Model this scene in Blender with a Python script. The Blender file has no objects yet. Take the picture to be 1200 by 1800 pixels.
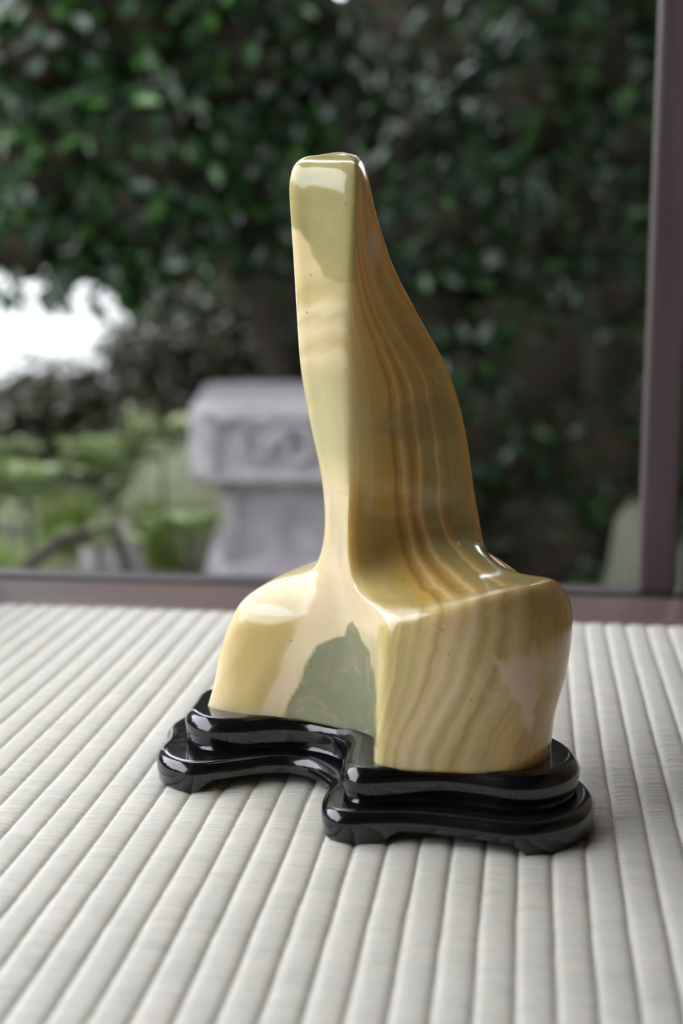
import bpy, math, random
import numpy as np
from mathutils import Vector, Matrix

# ------------------------------------------------------------------ camera
sc = bpy.context.scene
CAM_H = 0.275                      # the photographer kneels: lens 27 cm above the mat
PITCH = math.radians(10.1)
FPX = 2500.0                       # 50 mm lens on a 36 mm tall frame of 1800 px
cd = bpy.data.cameras.new('camera')
cam = bpy.data.objects.new('camera', cd)
sc.collection.objects.link(cam)
cam.location = (0, 0, CAM_H)
cam.rotation_euler = (math.radians(90) - PITCH, 0, 0)
cd.sensor_fit = 'VERTICAL'
cd.sensor_height = 36.0
cd.sensor_width = 24.0
cd.lens = 50.0
cd.clip_start = 0.02
cd.clip_end = 200
cd.dof.use_dof = True
cd.dof.focus_distance = 0.735
cd.dof.aperture_fstop = 4.0
cd.dof.aperture_blades = 8
sc.camera = cam

# ------------------------------------------------------------------ sky and exposure
W = bpy.data.worlds.new('overcast_sky')
sc.world = W
W.use_nodes = True
wn = W.node_tree.nodes
wl = W.node_tree.links
wn.clear()
w_out = wn.new('ShaderNodeOutputWorld')
w_bg = wn.new('ShaderNodeBackground')
w_tc = wn.new('ShaderNodeTexCoord')
w_sep = wn.new('ShaderNodeSeparateXYZ')
w_rmp = wn.new('ShaderNodeValToRGB')
w_rmp.color_ramp.elements[0].position = 0.0
w_rmp.color_ramp.elements[0].color = (0.84, 0.89, 0.98, 1)
w_rmp.color_ramp.elements[1].position = 0.9
w_rmp.color_ramp.elements[1].color = (0.98, 1.0, 1.05, 1)
wl.new(w_tc.outputs['Generated'], w_sep.inputs[0])
wl.new(w_sep.outputs['Z'], w_rmp.inputs[0])
wl.new(w_rmp.outputs[0], w_bg.inputs['Color'])
w_bg.inputs['Strength'].default_value = 2.6
wl.new(w_bg.outputs[0], w_out.inputs['Surface'])

sc.view_settings.view_transform = 'Standard'
sc.view_settings.look = 'None'
sc.view_settings.gamma = 1.0
sc.view_settings.use_curve_mapping = False
sc.view_settings.exposure = 1.24
sc.cycles.max_bounces = 8
sc.cycles.diffuse_bounces = 5
sc.cycles.glossy_bounces = 4
sc.cycles.sample_clamp_indirect = 6.0

# ------------------------------------------------------------------ helpers
COL = sc.collection
rnd = random.Random(7)
nrg = np.random.default_rng(11)
SP, CP = math.sin(PITCH), math.cos(PITCH)


def ray(px, py):
    u = (px - 600) / FPX
    v = (900 - py) / FPX
    return np.array([u, CP + v * SP, -SP + v * CP])


def atY(px, py, Y):
    d = ray(px, py)
    t = Y / d[1]
    return np.array([d[0] * t, Y, CAM_H + d[2] * t])


def atZ(px, py, z):
    d = ray(px, py)
    t = (z - CAM_H) / d[2]
    return np.array([d[0] * t, d[1] * t, z])


PSI = math.radians(7.45)           # the room is turned 7.45 degrees against the lens axis
CS, SN = math.cos(PSI), math.sin(PSI)


def room(a, b, z=0.0):
    return (a * CS + b * SN, -a * SN + b * CS, z)


def link(o, parent=None):
    COL.objects.link(o)
    if parent is not None:
        o.parent = parent
    return o


def mesh_obj(name, verts, faces, mat, parent=None, smooth=True, kind=None):
    me = bpy.data.meshes.new(name)
    me.from_pydata([tuple(map(float, v)) for v in verts], [], [tuple(map(int, f)) for f in faces])
    me.update()
    if smooth:
        me.polygons.foreach_set('use_smooth', np.ones(len(me.polygons), dtype=bool))
    if mat is not None:
        me.materials.append(mat)
    o = bpy.data.objects.new(name, me)
    if kind:
        o['kind'] = kind
    return link(o, parent)


def tag(o, label=None, cat=None, group=None, kind=None):
    if label:
        o['label'] = label
    if cat:
        o['category'] = cat
    if group:
        o['group'] = group
    if kind:
        o['kind'] = kind
    return o


def empty(name, loc=(0, 0, 0)):
    o = bpy.data.objects.new(name, None)
    o.empty_display_size = 0.05
    o.location = loc
    return link(o)


def set_parent_keep(o, parent):
    o.parent = parent
    o.matrix_parent_inverse = Matrix.Translation(-Vector(parent.location))


def bevel_mod(o, w, seg=2):
    m = o.modifiers.new('bevel', 'BEVEL')
    m.width = w
    m.segments = seg
    m.limit_method = 'ANGLE'
    return o


def rbox(name, a0, a1, b0, b1, z0, z1, mat, parent=None, bev=0.003, kind='structure'):
    """box laid out along the room's own axes"""
    vs = [room(a, b, z) for z in (z0, z1) for (a, b) in ((a0, b0), (a1, b0), (a1, b1), (a0, b1))]
    fs = [(3, 2, 1, 0), (4, 5, 6, 7), (0, 1, 5, 4), (1, 2, 6, 5), (2, 3, 7, 6), (3, 0, 4, 7)]
    o = mesh_obj(name, vs, fs, mat, parent, smooth=False, kind=kind)
    if bev:
        bevel_mod(o, bev)
    return o


# ------------------------------------------------------------------ materials
class NT:
    def __init__(self, name):
        self.m = bpy.data.materials.new(name)
        self.m.use_nodes = True
        self.t = self.m.node_tree
        self.n = self.t.nodes
        self.b = self.n['Principled BSDF']

    def new(self, typ, **kw):
        nd = self.n.new(typ)
        for k, v in kw.items():
            if hasattr(nd, k):
                setattr(nd, k, v)
            else:
                nd.inputs[k.replace('_', ' ')].default_value = v
        return nd

    def link(self, a, b):
        self.t.links.new(a, b)

    def set(self, **kw):
        for k, v in kw.items():
            self.b.inputs[k.replace('_', ' ')].default_value = v

    def ramp(self, fac, stops):
        r = self.new('ShaderNodeValToRGB')
        el = r.color_ramp.elements
        while len(el) < len(stops):
            el.new(0.5)
        for e, (p, c) in zip(el, stops):
            e.position = p
            e.color = (*c, 1) if len(c) == 3 else c
        if fac is not None:
            self.link(fac, r.inputs[0])
        return r.outputs[0]

    def mix(self, fac, a, b, blend='MIX'):
        nd = self.new('ShaderNodeMix')
        nd.data_type = 'RGBA'
        nd.blend_type = blend
        for sock, v in ((nd.inputs[0], fac), (nd.inputs[6], a), (nd.inputs[7], b)):
            if hasattr(v, 'is_output'):
                self.link(v, sock)
            elif isinstance(v, (int, float)):
                sock.default_value = v
            else:
                sock.default_value = (*v, 1)
        return nd.outputs[2]

    def math(self, op, a, b=0.0, c=0.0):
        nd = self.new('ShaderNodeMath')
        nd.operation = op
        for i, v in enumerate((a, b, c)):
            if hasattr(v, 'is_output'):
                self.link(v, nd.inputs[i])
            else:
                nd.inputs[i].default_value = v
        return nd.outputs[0]

    def noise(self, vec=None, scale=5, detail=3, rough=0.5, dist=0.0):
        nd = self.new('ShaderNodeTexNoise')
        nd.inputs['Scale'].default_value = scale
        nd.inputs['Detail'].default_value = detail
        nd.inputs['Roughness'].default_value = rough
        nd.inputs['Distortion'].default_value = dist
        if vec is not None:
            self.link(vec, nd.inputs['Vector'])
        return nd.outputs['Fac']

    def coords(self, kind='Object', scale=(1, 1, 1), rot=(0, 0, 0)):
        tc = self.new('ShaderNodeTexCoord')
        mp = self.new('ShaderNodeMapping')
        mp.inputs['Scale'].default_value = scale
        mp.inputs['Rotation'].default_value = rot
        self.link(tc.outputs[kind], mp.inputs[0])
        return mp.outputs[0]

    def attr(self, name):
        nd = self.new('ShaderNodeAttribute')
        nd.attribute_name = name
        return nd

    def bump(self, h, strength=0.3, distance=0.001):
        nd = self.new('ShaderNodeBump')
        nd.inputs['Strength'].default_value = strength
        nd.inputs['Distance'].default_value = distance
        self.link(h, nd.inputs['Height'])
        self.link(nd.outputs[0], self.b.inputs['Normal'])


def mat_wood(name, c1, c2, rough=0.45, axis=0, sc_=9):
    t = NT(name)
    s = [14, 14, 14]
    s[axis] = 0.7
    v = t.coords('Object', tuple(s), (0, 0, PSI))
    n = t.noise(v, sc_, 5, 0.6, 0.6)
    t.link(t.ramp(n, [(0.25, c1), (0.75, c2)]), t.b.inputs['Base Color'])
    t.set(Roughness=rough)
    t.bump(n, 0.25, 0.001)
    return t.m


M_SILL = mat_wood('aged_brown_wood', (0.085, 0.053, 0.048), (0.165, 0.11, 0.098), 0.34)
M_RAIL = mat_wood('dark_rail_wood', (0.030, 0.022, 0.022), (0.060, 0.045, 0.045), 0.5)
M_POST = mat_wood('purple_brown_post_wood', (0.060, 0.040, 0.042), (0.105, 0.075, 0.078), 0.55, axis=2)
M_BOARD = mat_wood('dim_ceiling_boards', (0.10, 0.06, 0.035), (0.17, 0.11, 0.07), 0.6)


def mat_plaster(name, c, rough=0.9):
    t = NT(name)
    v = t.coords('Object')
    n = t.noise(v, 30, 5, 0.6)
    t.link(t.ramp(n, [(0.2, tuple(x * 0.85 for x in c)), (0.8, c)]), t.b.inputs['Base Color'])
    t.set(Roughness=rough)
    t.bump(n, 0.2, 0.002)
    return t.m


M_PLASTER = mat_plaster('sand_plaster', (0.46, 0.39, 0.28))
M_WHITE = mat_plaster('white_plaster', (0.85, 0.85, 0.86))


def mat_tatami():
    t = NT('woven_rush')
    tc = t.new('ShaderNodeTexCoord')
    oi = t.new('ShaderNodeObjectInfo')
    # strands run across the rib (object x), so stretch noise along x and pack it along y
    mp = t.new('ShaderNodeMapping')
    mp.inputs['Scale'].default_value = (18, 900, 40)
    t.link(tc.outputs['Object'], mp.inputs[0])
    off = t.new('ShaderNodeCombineXYZ')
    t.link(t.math('MULTIPLY', oi.outputs['Random'], 91.0), off.inputs[0])
    t.link(t.math('MULTIPLY', oi.outputs['Random'], 37.0), off.inputs[1])
    t.link(off.outputs[0], mp.inputs['Location'])
    n1 = t.noise(mp.outputs[0], 1.0, 2, 0.6)
    mp2 = t.new('ShaderNodeMapping')
    mp2.inputs['Scale'].default_value = (20, 60, 20)
    t.link(tc.outputs['Object'], mp2.inputs[0])
    t.link(off.outputs[0], mp2.inputs['Location'])
    n2 = t.noise(mp2.outputs[0], 1.0, 3, 0.5)
    c1 = t.ramp(n1, [(0.25, (0.46, 0.435, 0.375)), (0.5, (0.60, 0.578, 0.525)), (0.8, (0.69, 0.67, 0.62))])
    c2 = t.ramp(n2, [(0.3, (0.90, 0.92, 0.90)), (0.7, (1.0, 0.985, 0.96))])
    col = t.mix(1.0, c1, c2, 'MULTIPLY')
    t.link(col, t.b.inputs['Base Color'])
    t.set(Roughness=0.5)
    t.b.inputs['Specular IOR Level'].default_value = 0.35
    t.bump(n1, 0.35, 0.0006)
    return t.m


M_TATAMI = mat_tatami()


def mat_lacquer():
    t = NT('black_lacquer')
    v = t.coords('Object')
    n = t.noise(v, 60, 4, 0.6)
    t.link(t.ramp(n, [(0.3, (0.0035, 0.0032, 0.004)), (0.8, (0.008, 0.0075, 0.009))]), t.b.inputs['Base Color'])
    n2 = t.noise(v, 240, 3, 0.6)
    t.link(t.ramp(n2, [(0.3, (0.10,) * 3), (0.8, (0.2,) * 3)]), t.b.inputs['Roughness'])
    t.b.inputs['Specular IOR Level'].default_value = 0.5
    t.set(Coat_Weight=0.4, Coat_Roughness=0.06)
    t.bump(n, 0.12, 0.0008)
    return t.m


M_LAC = mat_lacquer()


def mat_leaf(name, dark, mid, light, rough=0.38):
    t = NT(name)
    a = t.attr('tint')
    t.link(t.ramp(a.outputs['Fac'], [(0.0, dark), (0.55, mid), (1.0, light)]), t.b.inputs['Base Color'])
    t.set(Roughness=rough)
    t.b.inputs['Specular IOR Level'].default_value = 0.55
    return t.m


M_LEAF_A = mat_leaf('camellia_leaf', (0.005, 0.018, 0.007), (0.012, 0.044, 0.012), (0.05, 0.145, 0.020), 0.27)
M_LEAF_B = mat_leaf('evergreen_leaf', (0.006, 0.019, 0.008), (0.013, 0.042, 0.014), (0.040, 0.110, 0.024), 0.3)
M_LEAF_C = mat_leaf('brown_green_leaf', (0.016, 0.015, 0.006), (0.032, 0.034, 0.010), (0.075, 0.085, 0.025), 0.45)
M_LEAF_B.node_tree.nodes['Principled BSDF'].inputs['Specular IOR Level'].default_value = 0.4
M_FERN = mat_leaf('fern_green', (0.07, 0.11, 0.035), (0.15, 0.22, 0.065), (0.33, 0.39, 0.19), 0.5)
M_GRASS = mat_leaf('yellow_green_blades', (0.09, 0.15, 0.025), (0.17, 0.26, 0.04), (0.30, 0.36, 0.09), 0.5)


def mat_plain(name, c1, c2, scale=20, rough=0.9, bump=0.4, dist=0.01):
    t = NT(name)
    v = t.coords('Object')
    n = t.noise(v, scale, 6, 0.62)
    t.link(t.ramp(n, [(0.3, c1), (0.7, c2)]), t.b.inputs['Base Color'])
    t.set(Roughness=rough)
    t.bump(n, bump, dist)
    return t.m


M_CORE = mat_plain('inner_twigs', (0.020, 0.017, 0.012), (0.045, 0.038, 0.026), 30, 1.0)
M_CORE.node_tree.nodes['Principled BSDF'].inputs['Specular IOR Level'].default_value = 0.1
M_BARK = mat_plain('bark', (0.02, 0.016, 0.012), (0.05, 0.04, 0.03), 40)
M_GROUND = mat_plain('mossy_soil', (0.045, 0.055, 0.022), (0.14, 0.155, 0.07), 6)
M_GRAVEL = mat_plain('gravel', (0.20, 0.19, 0.18), (0.38, 0.37, 0.36), 60)
M_GRANITE = mat_plain('weathered_granite', (0.20, 0.185, 0.20), (0.40, 0.375, 0.39), 28, 0.85, 0.5, 0.004)
M_ROCK = mat_plain('garden_rock', (0.13, 0.125, 0.12), (0.34, 0.32, 0.31), 9, 0.9, 0.6, 0.02)

# ------------------------------------------------------------------ room shell
EDGE_B = 1.073                     # far edge of the mat
A_LEFT, A_RIGHT, B_BACK = -0.56, 2.0, -1.9

floor = rbox('floor', A_LEFT, A_RIGHT, B_BACK, EDGE_B, -0.055, -0.0011, M_TATAMI, bev=0)
floor['label'] = 'straw tatami mat floor with pale rush ribs'

# ribs of the woven rush surface: one mesh with real strands, shared by every rib
RIB = 0.0155


def rib_mesh(name, seed, length):
    g = np.random.default_rng(seed)
    step = 0.00062
    nl = int(length / step)
    prof_t = np.linspace(-1, 1, 11)
    prof_x = prof_t * RIB / 2
    prof_z = -0.0009 + 0.0013 * (1 - np.abs(prof_t) ** 3.0)
    ys = np.arange(nl) * step
    strand = np.arange(nl) // 2
    ns = strand.max() + 1
    amp = g.uniform(-0.00022, 0.00022, ns)[strand]
    crest = np.where(np.arange(nl) % 2 == 0, 0.00007, -0.00007)
    wob = g.normal(0, 1, nl // 40 + 4)
    wobx = np.interp(np.arange(nl), np.arange(len(wob)) * 40, wob) * 0.00018
    alt = np.where(strand % 2 == 0, 1.0, -1.0)
    V = np.zeros((nl, 11, 3))
    V[:, :, 0] = prof_x[None, :] + wobx[:, None]
    # alternate strands dive under the warp at either side: serrated seam
    V[:, :, 0] += alt[:, None] * (np.abs(prof_t) ** 3)[None, :] * 0.00035
    V[:, :, 1] = ys[:, None] + (0.0011 * np.sin(prof_t * 1.5))[None, :]
    V[:, :, 2] = prof_z[None, :] + (amp + crest)[:, None] * (1 - 0.35 * np.abs(prof_t))[None, :]
    V[:, 0, 2] -= 0.0004
    V[:, -1, 2] -= 0.0004
    idx = np.arange(nl * 11).reshape(nl, 11)
    F = np.stack([idx[:-1, :-1], idx[:-1, 1:], idx[1:, 1:], idx[1:, :-1]], -1).reshape(-1, 4)
    me = bpy.data.meshes.new(name)
    me.vertices.add(nl * 11)
    me.vertices.foreach_set('co', V.reshape(-1))
    me.loops.add(F.size)
    me.loops.foreach_set('vertex_index', F.reshape(-1))
    me.polygons.add(len(F))
    me.polygons.foreach_set('loop_start', np.arange(len(F)) * 4)
    me.update(calc_edges=True)
    me.polygons.foreach_set('use_smooth', np.ones(len(F), dtype=bool))
    me.materials.append(M_TATAMI)
    return me


g0 = atZ(911, 1500, 0.0)
phase = g0[0] * CS - g0[1] * SN          # a groove passes here
LEN = 2.0
rib_me = [rib_mesh('rush_rib', 3 + k, LEN) for k in range(3)]
k0 = math.ceil((A_LEFT - phase) / RIB)
k1 = math.floor((1.25 - phase) / RIB)
for k in range(k0, k1):
    o = bpy.data.objects.new('rush_rib', rib_me[k % 3])
    p = room(phase + (k + 0.5) * RIB, EDGE_B - LEN, 0)
    o.location = p
    o.rotation_euler = (0, 0, -PSI)
    link(o, floor)

# threshold, groove and outer rail at the garden side
t1 = rbox('trim_1', A_LEFT, A_RIGHT, EDGE_B + 0.001, EDGE_B + 0.088, -0.05, 0.001, M_SILL, bev=0.002)
t1['label'] = 'flat brown wooden threshold board along the far edge of the mat'
tg = rbox('trim_2', A_LEFT, A_RIGHT, EDGE_B + 0.088, EDGE_B + 0.098, -0.05, -0.010, M_SILL, bev=0)
tg['label'] = 'sunk sliding groove behind the threshold board'
t2 = rbox('trim_3', A_LEFT, A_RIGHT, EDGE_B + 0.098, EDGE_B + 0.125, -0.05, 0.002, M_RAIL, bev=0.002)
t2['label'] = 'narrow dark outer rail of the threshold'

# posts
pz = atZ(1118, 1030, 0.002)
pa = pz[0] * CS - pz[1] * SN
post = rbox('trim_4', pa, pa + 0.030, EDGE_B + 0.099, EDGE_B + 0.124, 0.002, 1.78, M_POST, bev=0.003)
post['label'] = 'slim purple brown wooden post standing on the outer rail'
post2 = rbox('trim_5', pa + 0.037, pa + 0.13, EDGE_B + 0.03, EDGE_B + 0.12, -0.02, 1.78, M_POST, bev=0.003)
post2['label'] = 'thick wooden post beside the slim post'
lz = atZ(-12, 1016, 0.0)
la = lz[0] * CS - lz[1] * SN
post3 = rbox('trim_6', la - 0.11, la, EDGE_B - 0.02, EDGE_B + 0.09, -0.02, 1.78, M_POST, bev=0.004)
post3['label'] = 'square corner post at the left end of the threshold'
t7 = rbox('trim_7', A_LEFT - 0.10, A_LEFT, B_BACK, EDGE_B + 0.12, -0.05, 0.002, M_SILL, bev=0.002)
t7['label'] = 'wooden threshold along the open left side of the room'

# head walls over the openings, solid walls, ceiling, eaves
rbox('wall_back', A_LEFT - 0.1, A_RIGHT, EDGE_B + 0.02, EDGE_B + 0.10, 1.78, 2.35, M_PLASTER, bev=0)
rbox('wall_back_blocker', pa + 0.13, A_RIGHT, EDGE_B + 0.02, EDGE_B + 0.10, -0.05, 1.78, M_PLASTER, bev=0)  # unseen panel, added to stop bright reflections on the stone's right face
rbox('wall_left', A_LEFT - 0.1, A_LEFT, B_BACK, EDGE_B + 0.02, 1.80, 2.35, M_PLASTER, bev=0)
rbox('wall_left_blocker', A_LEFT - 0.09, A_LEFT - 0.01, B_BACK, 0.05, 0.002, 1.80, M_PLASTER, bev=0)  # unseen panel, added to narrow the left light and strengthen the stone's shadow
rbox('wall_right', A_RIGHT, A_RIGHT + 0.1, B_BACK, EDGE_B + 0.1, -0.05, 2.35, M_PLASTER, bev=0)
rbox('wall_front', A_LEFT - 0.1, A_RIGHT + 0.1, B_BACK - 0.1, B_BACK, -0.05, 2.35, M_PLASTER, bev=0)
rbox('ceiling', A_LEFT - 1.0, A_RIGHT + 0.2, B_BACK - 0.1, EDGE_B + 1.0, 2.35, 2.42, M_BOARD, bev=0)

# ------------------------------------------------------------------ garden ground
def ground_mesh():
    xs = np.concatenate([np.linspace(-14, -3, 12), np.linspace(-2.6, 3.2, 70), np.linspace(4, 14, 11)])
    ys = np.concatenate([np.linspace(-6, 1.2, 8), np.linspace(1.4, 6, 60), np.linspace(7, 16, 8)])
    X, Y = np.meshgrid(xs, ys)
    Z = -0.42 + 0.02 * np.sin(X * 5 + 1) * np.cos(Y * 4) + 0.012 * np.sin(X * 13) * np.sin(Y * 11)
    Z += 0.10 * np.exp(-(((X + 0.75) / 0.55) ** 2 + ((Y - 2.9) / 0.6) ** 2))
    idx = np.arange(X.size).reshape(X.shape)
    F = np.stack([idx[:-1, :-1], idx[:-1, 1:], idx[1:, 1:], idx[1:, :-1]], -1).reshape(-1, 4)
    return np.stack([X, Y, Z], -1).reshape(-1, 3), F


gv, gf = ground_mesh()
gr = mesh_obj('garden_ground', gv, gf, M_GROUND, kind='structure')
gr['label'] = 'mossy dark garden soil outside the threshold'
gw = mesh_obj('garden_wall', *(lambda vs: (vs, [(3, 2, 1, 0), (4, 5, 6, 7), (0, 1, 5, 4), (1, 2, 6, 5), (2, 3, 7, 6), (3, 0, 4, 7)]))(
    [(x, y, z) for z in (-0.5, 1.5) for (x, y) in ((-6, 7.4), (4, 7.4), (4, 7.6), (-6, 7.6))]), M_WHITE, smooth=False, kind='structure')
gw['label'] = 'white plaster garden wall glimpsed through the leaves'

# ------------------------------------------------------------------ lacquered stand
def catmull_closed(P, n):
    P = np.asarray(P, float)
    m = len(P)
    seg = np.linalg.norm(np.roll(P, -1, 0) - P, axis=1) ** 0.5
    t = np.concatenate([[0], np.cumsum(seg)])
    T = t[-1]
    # periodic cubic through points (finite-difference tangents, non-uniform)
    tan = np.zeros_like(P)
    for i in range(m):
        h0, h1 = seg[i - 1], seg[i]
        d0 = (P[i] - P[i - 1]) / h0
        d1 = (P[(i + 1) % m] - P[i]) / h1
        tan[i] = (d0 * h1 + d1 * h0) / (h0 + h1)
    q = np.linspace(0, T, n, endpoint=False)
    out = np.zeros((n, P.shape[1]))
    k = np.clip(np.searchsorted(t, q, side='right') - 1, 0, m - 1)
    h = seg[k]
    s = ((q - t[k]) / h)[:, None]
    h = h[:, None]
    p0, p1 = P[k], P[(k + 1) % m]
    m0, m1 = tan[k], tan[(k + 1) % m]
    out = (2 * s**3 - 3 * s**2 + 1) * p0 + (s**3 - 2 * s**2 + s) * h * m0 + (-2 * s**3 + 3 * s**2) * p1 + (s**3 - s**2) * h * m1
    return out


def resample_closed(P, n):
    d = np.linalg.norm(np.roll(P, -1, 0) - P, axis=1)
    t = np.concatenate([[0], np.cumsum(d)])
    Q = np.vstack([P, P[:1]])
    q = np.linspace(0, t[-1], n, endpoint=False)
    return np.stack([np.interp(q, t, Q[:, i]) for i in range(P.shape[1])], -1)


def smooth_closed(P, it):
    for _ in range(it):
        P = 0.5 * P + 0.25 * (np.roll(P, 1, 0) + np.roll(P, -1, 0))
    return P


def area2(P):
    return 0.5 * np.sum(P[:, 0] * np.roll(P[:, 1], -1) - np.roll(P[:, 0], -1) * P[:, 1])


def inset(P, d):
    """offset a counter-clockwise outline inwards by d"""
    t = np.roll(P, -1, 0) - np.roll(P, 1, 0)
    t /= np.linalg.norm(t, axis=1)[:, None]
    nrm = np.stack([-t[:, 1], t[:, 0]], -1)
    Q = P + nrm * d
    return smooth_closed(Q, 2 if d else 0)


def outline(px_pts, z, back, n=300, sm=6):
    pts = [atZ(x, y, z)[:2] for x, y in px_pts] + [np.array(b) for b in back]
    P = resample_closed(catmull_closed(pts, 1200), n)
    P = smooth_closed(P, sm)
    if area2(P) < 0:
        P = P[::-1].copy()
    return P


LOW_PX = [(292, 1308), (277, 1322), (277, 1338), (296, 1352), (340, 1360), (400, 1353), (450, 1346), (500, 1344), (540, 1350),
          (568, 1366), (580, 1384), (570, 1398), (564, 1420), (574, 1440), (605, 1447), (660, 1446), (720, 1446), (775, 1451),
          (830, 1458), (885, 1466), (935, 1467), (985, 1459), (1022, 1446), (1043, 1424), (1044, 1402), (1026, 1382)]
LOW_BACK = [(0.113, 0.712), (0.106, 0.752), (0.084, 0.783), (0.045, 0.797), (-0.005, 0.799), (-0.050, 0.803), (-0.086, 0.795), (-0.098, 0.775)]
UP_PX = [(333, 1246), (324, 1259), (333, 1271), (355, 1280), (417, 1283), (470, 1279), (522, 1279), (560, 1284), (590, 1294), (606, 1309),
         (603, 1330), (599, 1350), (607, 1366), (632, 1372), (677, 1371), (733, 1369), (788, 1369), (847, 1376), (905, 1384),
         (955, 1382), (996, 1370), (1019, 1352), (1016, 1333), (1000, 1318)]
UP_BACK = [(0.104, 0.715), (0.097, 0.748), (0.078, 0.772), (0.042, 0.785), (-0.005, 0.787), (-0.05, 0.790), (-0.079, 0.783)]
LOWER = outline(LOW_PX, 0.0115, LOW_BACK)
UPPER = outline(UP_PX, 0.029, UP_BACK)

ST_LOC = Vector((0.0, 0.715, 0.0))
stand = empty('carved_stand', ST_LOC)
tag(stand, 'glossy black lacquered wooden stand with two curved tiers under the onyx stone', 'stand')


def loft_rings(name, rings, parent, mat, cap0=True, cap1=True):
    n = len(rings[0])
    V = np.vstack(rings)
    F = []
    for r in range(len(rings) - 1):
        for i in range(n):
            j = (i + 1) % n
            F.append((r * n + i, r * n + j, (r + 1) * n + j, (r + 1) * n + i))
    if cap0:
        F.append(tuple(range(n - 1, -1, -1)))
    if cap1:
        F.append(tuple((len(rings) - 1) * n + i for i in range(n)))
    o = mesh_obj(name, V, F, mat)
    for p in o.data.polygons:
        if len(p.vertices) > 4:
            p.use_smooth = False
    o.data.set_sharp_from_angle(angle=math.radians(42))
    set_parent_keep(o, parent)
    return o


def tier(name, P, prof, mat=M_LAC):
    rings = []
    for d, z in prof:
        Q = inset(P, d)
        rings.append(np.column_stack([Q, np.full(len(Q), z)]))
    return loft_rings(name, rings, stand, mat)


tier('lower_tier', LOWER, [(0.0115, 0.0070), (0.0, 0.0070), (0.0, 0.0090), (0.0, 0.0112), (0.0006, 0.0126),
                           (0.0022, 0.0146), (0.0040, 0.0157), (0.0062, 0.0161), (0.0064, 0.0161)])
tier('neck', UPPER, [(0.0020, 0.0150), (0.0026, 0.0164), (0.0034, 0.0174), (0.0036, 0.0186), (0.0036, 0.0196)])
tier('upper_tier', UPPER, [(0.0060, 0.0188), (0.0012, 0.0188), (0.0006, 0.0215), (0.0, 0.0272), (0.0002, 0.0280), (0.0012, 0.0300),
                           (0.0034, 0.0325), (0.0050, 0.0335), (0.0062, 0.0338), (0.0064, 0.0338)])


def foot(i0, i1):
    """bracket foot that follows the lower outline from index i0 to i1"""
    n = len(LOWER)
    zs = [0.0, 0.0014, 0.0040, 0.0080]
    outs = [0.0018, 0.0006, 0.0003, 0.00005]
    trims = [3.0, 2.6, 1.4, -1.5]
    m = 18
    rings = []
    inner = inset(LOWER, 0.0125)
    for z, d, tr in zip(zs, outs, trims):
        Pz = inset(LOWER, d)
        q = np.linspace(i0 + tr, i1 - tr, m)

        def samp(A, q):
            a = np.floor(q).astype(int)
            f = (q - a)[:, None]
            return A[a % n] * (1 - f) + A[(a + 1) % n] * f
        ring = np.vstack([samp(Pz, q), samp(inner, q[::-1])])
        rings.append(np.column_stack([ring, np.full(len(ring), z)]))
    o = loft_rings('foot', rings, stand, M_LAC)
    return o


def nearest(P, px, py, z):
    w = atZ(px, py, z)[:2]
    return int(np.argmin(np.sum((P - w) ** 2, 1)))


def arc(a, b):
    """ordered index range from a to b going the short way round"""
    n = len(LOWER)
    d = (b - a) % n
    if d > n / 2:
        a, b = b, a
        d = (b - a) % n
    return a, a + d


for (p, q) in (((276, 1322), (366, 1358)), ((572, 1396), (690, 1446)), ((898, 1466), (1044, 1404))):
    foot(*arc(nearest(LOWER, *p, 0.0115), nearest(LOWER, *q, 0.0115)))
for (p, q) in (((0.108, 0.745), (0.06, 0.793)), ((-0.065, 0.80), (-0.098, 0.78))):
    ia = int(np.argmin(np.sum((LOWER - np.array(p)) ** 2, 1)))
    ib = int(np.argmin(np.sum((LOWER - np.array(q)) ** 2, 1)))
    foot(*arc(ia, ib))

# ------------------------------------------------------------------ onyx stone
# meridians run from the base to the crown; each row holds (x, y) of the front
# elevation drawn at the design distance and the depth Y of that point
COLROWS = [850, 750, 650, 560, 470, 385, 318, 288, 274]
L_X = [566, 546, 529, 523, 518, 513, 511, 520, 542]
R_X = [830, 815, 786, 738, 692, 664, 648, 639, 628]
RIDGE_X = [614, 615, 613, 612, 614, 618, 622, 621, 611]
L_Y = [.733, .733, .733, .733, .733, .733, .7333, .7355, .7425]
G_Y = [.703, .704, .7055, .707, .708, .709, .7097, .7140, .7265]
R_Y = [.751, .752, .751, .747, .741, .736, .733, .734, .738]


def left_pt(k, f, bulge):
    x = L_X[k] + (RIDGE_X[k] - L_X[k]) * f
    y = L_Y[k] + (G_Y[k] + 0.005 - L_Y[k]) * (1 - (1 - f) ** 1.45) - bulge * math.sin(math.pi * f)
    return (x, COLROWS[k], y)


def right_pt(k, f, bulge):
    x = RIDGE_X[k] + (R_X[k] - RIDGE_X[k]) * f
    y = G_Y[k] + 0.005 + (R_Y[k] - G_Y[k] - 0.005) * f ** 1.4 - bulge * math.sin(math.pi * f)
    return (x, COLROWS[k], y)


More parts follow.
